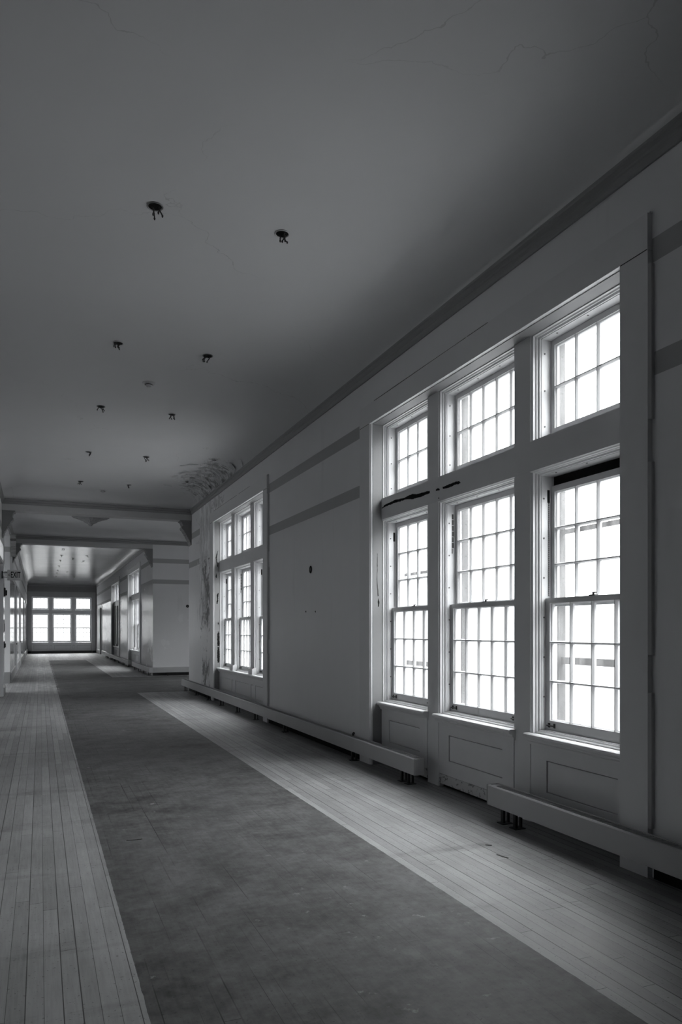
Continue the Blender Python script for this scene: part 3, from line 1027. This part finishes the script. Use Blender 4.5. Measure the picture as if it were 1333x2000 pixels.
# jamb of the second window: black flaked patches
for q in ([(2.92, 0.10, 0.004), (2.85, 0.075, 0.012), (2.76, 0.06, 0.014), (2.70, 0.066, 0.012), (2.62, 0.085, 0.014), (2.56, 0.09, 0.006)],
          [(2.44, 0.058, 0.006), (2.38, 0.060, 0.014), (2.32, 0.056, 0.008)],
          [(2.02, 0.105, 0.008), (1.97, 0.085, 0.022), (1.90, 0.092, 0.012), (1.83, 0.085, 0.022), (1.76, 0.070, 0.012)],
          [(1.40, 0.10, 0.006), (1.36, 0.11, 0.012), (1.33, 0.12, 0.008)],
          [(1.20, 0.10, 0.006), (1.15, 0.11, 0.024), (1.02, 0.112, 0.026), (0.93, 0.108, 0.03), (0.86, 0.11, 0.024)],
          [(0.86, 0.11, 0.018), (0.80, 0.105, 0.026), (0.76, 0.12, 0.03), (0.66, 0.108, 0.034), (0.58, 0.112, 0.026), (0.50, 0.118, 0.016)]):
    q = [(z + 0.0 + 0.28, min(y, 0.105) - 0.02, h * 0.8) for z, y, h in q]
    streak(wB, q, 0.006, int(q[0][0] * 100))

# ------------------------------------------------------------------ convectors along the right wall
CX0, CX1, CZ0, CZ1 = 3.287, 3.398, 0.118, 0.275


def convector(name, y0, y1, legs, label, joints=()):
    root = empty(name, ((CX0 + CX1) / 2, (y0 + y1) / 2, 0))
    tag(root, label, 'baseboard heater', 'long convector covers along the right wall')
    ox, oy = -(CX0 + CX1) / 2, -(y0 + y1) / 2
    mb = MB()
    pr = [(CX0 + ox, CZ0), (CX0 + ox, CZ1 - 0.006), (CX0 + 0.008 + ox, CZ1), (CX0 + 0.024 + ox, CZ1), (CX0 + 0.026 + ox, CZ1 - 0.006), (CX1 - 0.012 + ox, CZ1 - 0.006),
          (CX1 - 0.010 + ox, CZ1), (CX1 + ox, CZ1), (CX1 + ox, CZ0)]
    cuts = [y0] + sorted(joints) + [y1]
    for a, b in zip(cuts[:-1], cuts[1:]):
        mb.prism(pr, 'y', a + oy + 0.0012, b + oy - 0.0012)
    mb.build('cover', M_CONV, root)
    mb = MB()
    y = y0 + 0.06
    st = 0.022 if y1 < 8 else 0.05
    top = []
    while y < y1 - 0.06:
        top += [(y + oy, CZ1 - 0.0058), (y + oy, CZ1 - 0.002), (y + 0.009 + oy, CZ1 - 0.002), (y + 0.009 + oy, CZ1 - 0.0058)]
        y += st
    k = len(top)
    xa, xb = CX0 + 0.03 + ox, CX1 - 0.016 + ox
    vs = [(xa, a, b) for a, b in top] + [(xb, a, b) for a, b in top] + [(xa, a, CZ1 - 0.0062) for a, b in top] + [(xb, a, CZ1 - 0.0062) for a, b in top]
    fs = []
    for i in range(k - 1):
        fs += [(i, i + 1, k + i + 1, k + i), (2 * k + i, 2 * k + i + 1, i + 1, i), (k + i, k + i + 1, 3 * k + i + 1, 3 * k + i)]
    mb.add(vs, fs)
    mb.build('grille', M_GRILLE, root)
    for e, nm in ((y0, 'end_cap'), (y1, 'end_cap')):
        mb = MB(); sgn = -1 if e == y0 else 1
        a, b = sorted((e + oy, e + oy + sgn * 0.004))
        mb.box(CX0 - 0.002 + ox, CX1 + ox, a, b, CZ0 - 0.002, CZ1 + 0.001)
        mb.build(nm, M_CONV, root)
    for ly in legs:
        mb = MB()
        mb.box(3.315 + ox, 3.335 + ox, ly - 0.016 + oy, ly + 0.016 + oy, 0.006, CZ0)
        mb.box(3.365 + ox, 3.38 + ox, ly - 0.01 + oy, ly + 0.01 + oy, 0.006, CZ0)
        mb.box(3.295 + ox, 3.39 + ox, ly - 0.04 + oy, ly + 0.04 + oy, 0.0, 0.006)
        mb.build('leg', M_BLACK, root)
    return root


convector('convector', -2.9, 4.94, [4.78, 4.62, 2.9, 1.2, -0.6], 'long grey heater cover under the nearest window and running to the camera', (3.9,) if False else ())
convector('convector', 6.18, 18.87 - 0.3, [6.36, 6.5, 7.75, 10.3, 11.9, 13.1, 14.4, 15.6, 16.9, 18.3], 'longest grey heater cover, running below the peeling wall', (7.6, 8.7, 10.55, 12.6, 14.8, 16.9))
convector('convector', 24.45, 29.45, [24.9, 26.2, 27.5, 28.8], 'short grey heater cover at the corner beyond the crossing', (26.2, 27.9))
convector('convector', 30.7, 42.4, [31.0, 33.0, 35.0, 37.0, 39.0, 41.0, 42.2], 'grey heater cover farthest down the corridor', (33, 35.5, 38, 40.5))
# heater cover on the wall facing the camera
root = empty('convector', (5.7, 24.62, 0))
tag(root, 'grey heater cover on the wall facing the camera beyond the crossing', 'baseboard heater', 'long convector covers along the right wall')
mb = MB(); mb.box(3.41 - 5.7, 6.7 - 5.7, -0.10, 0.10, CZ0 - 0.01, CZ1); mb.build('cover', M_CONV, root, bevel=0.004)
for lx in (3.9, 5.2, 6.5):
    mb = MB(); mb.box(lx - 0.02 - 5.7, lx + 0.02 - 5.7, -0.03, 0.03, 0, CZ0 - 0.01); mb.build('leg', M_BLACK, root)
mb = MB(); mb.box(XR - 0.0, XW, B2Y0 - 0.02, B2Y0, 0, 0.12)
tag(mb.build('baseboard_crossing', M_BASED), 'black baseboard under the heater facing the camera', 'baseboard', kind='structure')

# ------------------------------------------------------------------ corbels
def corbel(name, origin, rz, label, depth=0.35):
    # local: projects along +x from the wall face, runs along y, hangs down from z = ZB
    prof = [(0, 0), (0.26, 0), (0.26, -0.03), (0.235, -0.05), (0.225, -0.09), (0.20, -0.115), (0.20, -0.135), (0.24, -0.17), (0.225, -0.215), (0.185, -0.25), (0.185, -0.265),
            (0.165, -0.285), (0.165, -0.30), (0.14, -0.315), (0.14, -0.345), (0.11, -0.36), (0.11, -0.40), (0.085, -0.42), (0.08, -0.45), (0.05, -0.48), (0.05, -0.51), (0.03, -0.54), (0.012, -0.60), (0, -0.60)]
    o = empty(name, origin, rz)
    mb = MB(); mb.prism(prof, 'y', 0.015, depth - 0.015)
    mb.build('bracket', M_CORB, o)
    mb = MB(); mb.box(0, 0.275, 0.0, depth, -0.028, 0.0); mb.box(0, 0.215, 0.005, depth - 0.005, -0.132, -0.118)
    mb.build('cap_moulding', M_CORB, o)
    tag(o, label, 'corbel', 'stepped plaster corbels')
    return o


corbel('corbel', (XR, B1Y1, ZB), math.pi, 'dark stepped corbel at the end of the peeling wall')
corbel('corbel', (XL, B1Y0, ZB), 0, 'dark stepped corbel at the left end of the nearer beam')
corbel('corbel', (XR, B2Y1, ZB), math.pi, 'stepped corbel above the corner beyond the crossing')
corbel('corbel', (XL, B2Y0, ZB), 0, 'dark stepped corbel at the left end of the farther beam')
corbel('corbel', (XL, 22.85, ZB), -math.pi / 2, 'dark stepped corbel above the exit sign', depth=0.17)

# ------------------------------------------------------------------ ceiling fittings
# rosette
mb = MB()
pr = [(0.50, 0.0), (0.50, -0.03), (0.47, -0.055), (0.45, -0.04), (0.42, -0.07), (0.38, -0.08), (0.35, -0.065), (0.30, -0.11), (0.25, -0.13), (0.22, -0.12), (0.17, -0.175), (0.12, -0.20), (0.09, -0.19), (0.055, -0.25), (0.02, -0.28)]
mb.lathe(pr, (1.31, 21.75, ZC), 72, 18, 0.02)
tag(mb.build('ceiling_rosette', M_MED), 'round carved plaster rosette on the ceiling of the crossing', 'ceiling rosette')


def junction(x, y, z, kind, label, seed, n=3):
    rr = random.Random(seed)
    o = empty('junction_box', (x, y, z))
    mb = MB()
    # open round box sunk to the ceiling with a raised rim
    mb.lathe([(0.058, 0.0), (0.062, -0.006), (0.056, -0.009), (0.050, -0.004), (0.049, 0.0)], (0, 0, 0), 24)
    mb.build('rim', M_PLAST if kind == 1 else M_METAL, o)
    mb = MB(); mb.cyl((0, 0, -0.0005), (0, 0, -0.0045), 0.050, 24); mb.build('opening', M_HOLE, o)
    for i in range(n):
        a = rr.uniform(0, 6.28)
        p = [Vector((0.03 * math.cos(a), 0.03 * math.sin(a), -0.002))]
        for q in range(3):
            p.append(p[-1] + Vector((rr.uniform(-0.022, 0.022), rr.uniform(-0.022, 0.022), -rr.uniform(0.012, 0.026))))
        mb = MB(); mb.tube(p, 0.005)
        mb.cyl(p[-1], p[-1] + Vector((0, 0, -0.014)), 0.008, 8, 0.005)
        mb.build('wire', M_WIRE, o)
    tag(o, label, 'junction box', 'open junction boxes on the ceiling')
    return o


desc = ['nearest open junction box on the left of the ceiling', 'nearest open junction box on the right with two dangling wires']
rows = [5.66, 8.51, 11.02, 13.90, 16.72]
ordn = ['nearest', 'second', 'third', 'fourth', 'fifth']
for i, y in enumerate(rows):
    for j, x in enumerate((0.803, 1.81)):
        junction(x, y, ZC, (i + j) % 2, 'open ceiling box with hanging wires, %s of the five in the %s row' % (ordn[i], 'left' if j == 0 else 'right'), i * 7 + j, 4)
far = [(0.84, y) for y in (30.9, 33.5, 35.9, 39.0, 41.9, 43.8, 46.5)] + [(1.85, y) for y in (33.3, 35.9, 46.5)] + [(1.345, 34.65), (1.36, 42.8)]
ordw = ['nearest', 'second', 'third', 'fourth', 'fifth', 'sixth', 'last']
FAR_LB = ['dark stub on the shiny far ceiling, %s in the left row of seven' % k for k in ordw]
FAR_LB += ['dark stub on the shiny far ceiling, %s in the right row of three' % k for k in ('nearest', 'middle', 'last')]
FAR_LB += ['dark stub on the shiny far ceiling, %s of the two between the rows' % k for k in ('nearer', 'farther')]
for i, (x, y) in enumerate(far):
    o = junction(x, y, ZC, 0, FAR_LB[i], 50 + i, 2)
    o['group'] = 'dark stubs on the far corridor ceiling'


def smoke(x, y, label):
    o = empty('smoke_detector', (x, y, ZC))
    mb = MB(); mb.lathe([(0.085, 0.0), (0.085, -0.004), (0.075, -0.009), (0.062, -0.010)], (0, 0, 0), 40); mb.build('base_plate', M_PLAST, o, smooth=False)
    mb = MB(); mb.lathe([(0.052, -0.010), (0.050, -0.030), (0.040, -0.040), (0.030, -0.042), (0.028, -0.055), (0.018, -0.060)], (0, 0, 0), 40); mb.build('sensor_head', M_PLAST, o)
    mb = MB()
    mb.lathe([(0.0505, -0.022), (0.0525, -0.024), (0.0525, -0.029), (0.0505, -0.031)], (0, 0, 0), 24)
    mb.build('vents', M_DARKW, o)
    tag(o, label, 'smoke detector')


smoke(1.303, 9.74, 'round pale smoke detector nearest on the ceiling')
smoke(1.327, 17.6, 'small smoke detector just before the nearer beam')

# ------------------------------------------------------------------ exit sign
ex = empty('exit_sign', (XL, 18.0, 2.62))
mb = MB(); mb.box(0.115, 0.425, -0.012, 0.012, 0.0, 0.235); mb.build('panel', M_SIGN, ex, bevel=0.003)
mb = MB(); mb.box(0.0, 0.02, -0.04, 0.04, 0.04, 0.20); mb.cyl((0.02, 0, 0.17), (0.12, 0, 0.17), 0.008); mb.cyl((0.02, 0, 0.07), (0.12, 0, 0.07), 0.008)
mb.build('bracket', M_BLACK, ex)


def text(body, loc, size, mat, parent, sx=1.0, name='lettering', extr=0.002):
    cu = bpy.data.curves.new(name, 'FONT')
    cu.body = body
    cu.size = size
    cu.extrude = extr
    cu.offset = 0.0035
    cu.align_x = 'CENTER'
    cu.align_y = 'CENTER'
    t = bpy.data.objects.new(name, cu)
    C.objects.link(t)
    dg = bpy.context.evaluated_depsgraph_get()
    me = bpy.data.meshes.new_from_object(t.evaluated_get(dg))
    bpy.data.objects.remove(t)
    for v in me.vertices:
        x, y, z = v.co
        v.co = (x * sx, -z, y)
    o = bpy.data.objects.new(name, me)
    me.materials.clear()
    me.materials.append(mat)
    o.location = loc
    C.objects.link(o)
    o.parent = parent
    return o


text('EXIT', (0.283, -0.0125, 0.118), 0.19, M_HOLE, ex, 0.52)
mb = MB(); mb.prism([(0.135, 0.118), (0.160, 0.150), (0.160, 0.132), (0.147, 0.118), (0.160, 0.104), (0.160, 0.086)], 'y', -0.0145, -0.012)
mb.build('arrow', M_HOLE, ex)
tag(ex, 'pale EXIT sign with a left arrow jutting out of the left wall', 'exit sign')

# ------------------------------------------------------------------ left wall: door with a lit transom, wall boxes
dr = empty('door_1', (XL, 16.85, 0))
tag(dr, 'door with bright transom at the left edge', 'door', kind='structure')
mb = MB(); mb.box(-0.09, -0.05, -1.5, 1.5, 0, 3.0); mb.build('door_leaf', M_LEFT, dr)
mb = MB()
for a, b in ((-1.5, -1.38), (1.38, 1.5)):
    mb.box(-0.12, 0.025, a, b, 0, 3.46)
mb.box(-0.12, 0.02, -1.38, 1.38, 3.0, 3.07); mb.box(-0.12, 0.02, -1.38, 1.38, 3.41, 3.46)
mb.build('frame', M_TRIM, dr)
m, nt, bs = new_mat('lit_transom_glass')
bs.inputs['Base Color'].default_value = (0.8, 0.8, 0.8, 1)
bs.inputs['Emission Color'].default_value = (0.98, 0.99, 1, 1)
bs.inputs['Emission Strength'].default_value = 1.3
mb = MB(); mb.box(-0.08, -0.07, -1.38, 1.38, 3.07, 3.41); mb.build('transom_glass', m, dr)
for nm, y0, z0, sy, sz, sxx, mt, lb, ct in (
        ('alarm_box', 18.95, 2.30, 0.11, 0.20, 0.075, M_BLACK, 'black alarm box high on the left wall below the exit sign', 'alarm'),
        ('switch_box', 18.95, 1.08, 0.09, 0.16, 0.045, M_BLACK, 'small black box low on the left wall', 'wall box'),
        ('call_panel', 18.85, 1.45, 0.10, 0.30, 0.03, M_CORN, 'narrow grey panel on the left wall between the black boxes', 'wall box')):
    o = empty(nm, (XL, y0, z0))
    mb = MB(); mb.box(0, sxx * 0.55, -sy, sy, 0, sz); mb.build('housing', mt, o, bevel=0.005)
    mb = MB(); mb.box(sxx * 0.55, sxx, -sy * 0.7, sy * 0.7, sz * 0.1, sz * 0.7); mb.build('cover', mt, o, bevel=0.004)
    tag(o, lb, ct)

# doors of the far corridor
for i, (a, b) in enumerate(LDOORS):
    d = empty('door_%d' % (i + 2), (XL, (a + b) / 2, 0))
    hw = (b - a) / 2
    mb = MB()
    mb.box(-0.09, -0.045, -hw, hw, 0.01, 2.9)
    for z0, z1 in ((0.3, 1.0), (1.15, 2.0), (2.15, 2.7)):
        mb.box(-0.046, -0.035, -hw + 0.14, hw - 0.14, z0, z1)
    leaf = mb.build('door_leaf', M_LEFT, d)
    mb = MB()
    for s in (-1, 1):
        mb.box(0, 0.035, min(s * hw, s * (hw + 0.15)), max(s * hw, s * (hw + 0.15)), 0, 3.05)
    mb.box(0, 0.035, -hw, hw, 2.9, 3.05)
    mb.build('casing', M_LEFT, d)
    mb = MB(); mb.cyl((-0.045, hw - 0.08, 1.02), (0.0, hw - 0.08, 1.02), 0.012); mb.lathe([(0.0, -0.03), (0.022, -0.02), (0.03, 0), (0.022, 0.02), (0.0, 0.03)], (0.015, hw - 0.08, 1.02), 16)
    mb.build('knob', M_BLACK, leaf)
    tag(d, '%s painted panel door in the far left wall' % ['nearest', 'second', 'third', 'farthest'][i], 'door', kind='structure')
d = empty('door_6', (XR, 47.1, 0))
mb = MB(); mb.box(0.30, 0.34, -0.7, 0.7, 0, 2.88); mb.build('door_leaf', M_DARKW, d)
mb = MB()
for s in (-1, 1):
    mb.box(-0.03, 0, min(s * 0.7, s * 0.84), max(s * 0.7, s * 0.84), 0, 3.0)
mb.build('casing', M_TRIM, d)
tag(d, 'dark doorway at the far end of the right wall', 'door', kind='structure')

# ------------------------------------------------------------------ small things on the right wall
def wall_hole(x, y, z, normal, label, group=None):
    o = empty('wall_box', (x, y, z))
    mb = MB()
    n = Vector(normal)
    mb.cyl(n * 0.0, n * 0.004, 0.052, 24); mb.build('opening', M_HOLE, o)
    mb = MB(); mb.cyl(n * 0.003, n * 0.006, 0.02, 12); mb.build('knockout', M_WIRE, o)
    tag(o, label, 'wall box')
    return o


wall_hole(XR, 9.47, 2.335, (-1, 0, 0), 'round open electrical box on the wall between the first two windows')
wall_hole(4.58, B2Y0, 2.31, (0, -1, 0), 'round open box on the wall facing the camera beyond the crossing')
for i, (px, py) in enumerate(((598, 1194.5), (616.5, 1194.5))):
    x, z, d_ = img2win(px, py, XR, 0)
    mb = MB(); mb.cyl((XR, -x, z), (XR - 0.006, -x, z), 0.014, 8, 0.009)
    tag(mb.build('wall_plug', M_DARKW), ['left of the two dark plugs in the wall', 'right of the two dark plugs in the wall'][i] + ' below the round box', 'wall plug', 'dark wall plugs')

# small round vent/pipe stub on top of the heater cover beside the first window
mb = MB(); mb.cyl((3.37, 7.83, CZ1), (3.37, 7.83, CZ1 + 0.018), 0.012, 12); mb.cyl((3.37, 7.83, CZ1 + 0.018), (3.37, 7.81, CZ1 + 0.03), 0.015, 12)
tag(mb.build('valve_knob', M_BLACK), 'tiny black knob on top of the longest heater cover', 'knob')

# flakes of curling paint on the cove, cornice and wall beside the second window
rr = random.Random(21)


def flakes(spots):
    mb = MB()
    for (c, nrm, size) in spots:
        c = Vector(c); n = Vector(nrm).normalized()
        u = n.orthogonal().normalized(); u = (Matrix.Rotation(rr.uniform(0, 6.28), 3, n) @ u); v = n.cross(u)
        cols = 4
        L, Wd = size * rr.uniform(0.8, 1.6), size * rr.uniform(0.5, 1.0)
        grid = []
        for i in range(cols + 1):
            t = i / cols
            curl = (t ** 2) * size * rr.uniform(0.10, 0.28)
            row = []
            ww = Wd * (1 - 0.35 * t) * rr.uniform(0.8, 1.15)
            for s in (-0.5, 0.5):
                row.append(c + u * (L * (t - 0.3)) + v * (ww * s + rr.uniform(-0.1, 0.1) * size) + n * (0.003 + curl))
            grid.append(row)
        vs = [p for r in grid for p in r]
        vs += [p - n * 0.002 for p in vs]
        k = len(vs) // 2
        fs = []
        for i in range(cols):
            a = i * 2
            fs += [(a, a + 1, a + 3, a + 2), (k + a, k + a + 2, k + a + 3, k + a + 1), (a, a + 2, k + a + 2, k + a), (a + 1, k + a + 1, k + a + 3, a + 3)]
        fs += [(0, k, k + 1, 1), (cols * 2, cols * 2 + 1, k + cols * 2 + 1, k + cols * 2)]
        mb.add(vs, fs)
    return mb


spots = []
for i in range(70):     # cove
    a = rr.random() ** 0.8 * math.pi / 2
    y = rr.gauss(15.4, 0.95)
    x = XR - R * (1 - math.cos(a)); z = ZK1 + (ZC - ZK1) * math.sin(a)
    spots.append(((x, y, z), (-math.cos(a) - 0.1, 0, -math.sin(a) * 1.0 - 0.05), rr.uniform(0.05, 0.17)))
for i in range(34):      # ceiling edge
    spots.append(((XR - R - rr.random() ** 1.6 * 0.5, rr.gauss(15.2, 0.7), ZC), (0, 0, -1), rr.uniform(0.05, 0.17)))
spots2, spots = spots, []
for i in range(60):      # wall
    z = rr.uniform(1.0, 4.3)
    y = rr.uniform(15.85, 17.0 + 0.5 * (z > 3.3))
    spots.append(((XR, y, z), (-1, 0, 0), rr.uniform(0.02, 0.07)))
for i in range(40):      # above the window head
    spots.append(((XR, rr.uniform(14.6, 15.9), rr.uniform(4.05, 4.33)), (-1, 0, 0), rr.uniform(0.02, 0.06)))
M_FLAKE = paint('curled_paint', 0.55, 0.7, 0.25, 8, 0.3)
tag(flakes(spots).build('peeling_paint', M_FLAKE), 'curling flakes of paint on the damaged wall left of the second window', 'peeling paint', kind='stuff')
tag(flakes(spots2).build('peeling_paint', M_FLAKE), 'curling flakes of paint on the coved ceiling above the damaged wall', 'peeling paint', kind='stuff')

# splinters lying on the boards
for k, (px, py, ln, wd, rz, lb) in enumerate(((262.6, 1640.8, 0.11, 0.010, 0.35, 'dark splinter lying on the dark strip of floor'),
                                       (955, 1651, 0.045, 0.012, 0.2, 'short dark splinter on the pale boards by the near heater cover'),
                                       (982, 1673, 0.10, 0.012, 0.9, 'longer dark splinter on the pale boards by the near heater cover'))):
    c_, s_ = math.cos(YAW), math.sin(YAW)
    u = (px - 666.5) / FPX; d_ = FPX * 1.5 / (py - 1231)
    X_, Y_ = d_ * (s_ + u * c_), d_ * (c_ - u * s_)
    mb = MB()
    mb.prism([(-ln / 2, 0), (-ln * 0.1, wd / 2), (ln / 2, wd * 0.15), (ln * 0.4, -wd * 0.3), (0, -wd / 2)], 'z', 0.0, 0.004)
    o = mb.build('wood_splinter', M_WIRE)
    o.location = (X_, Y_, 0.0)
    o.rotation_euler = (0, 0, -YAW + rz * (-1 if k else 1))
    tag(o, lb, 'splinter', 'dark splinters on the floor')
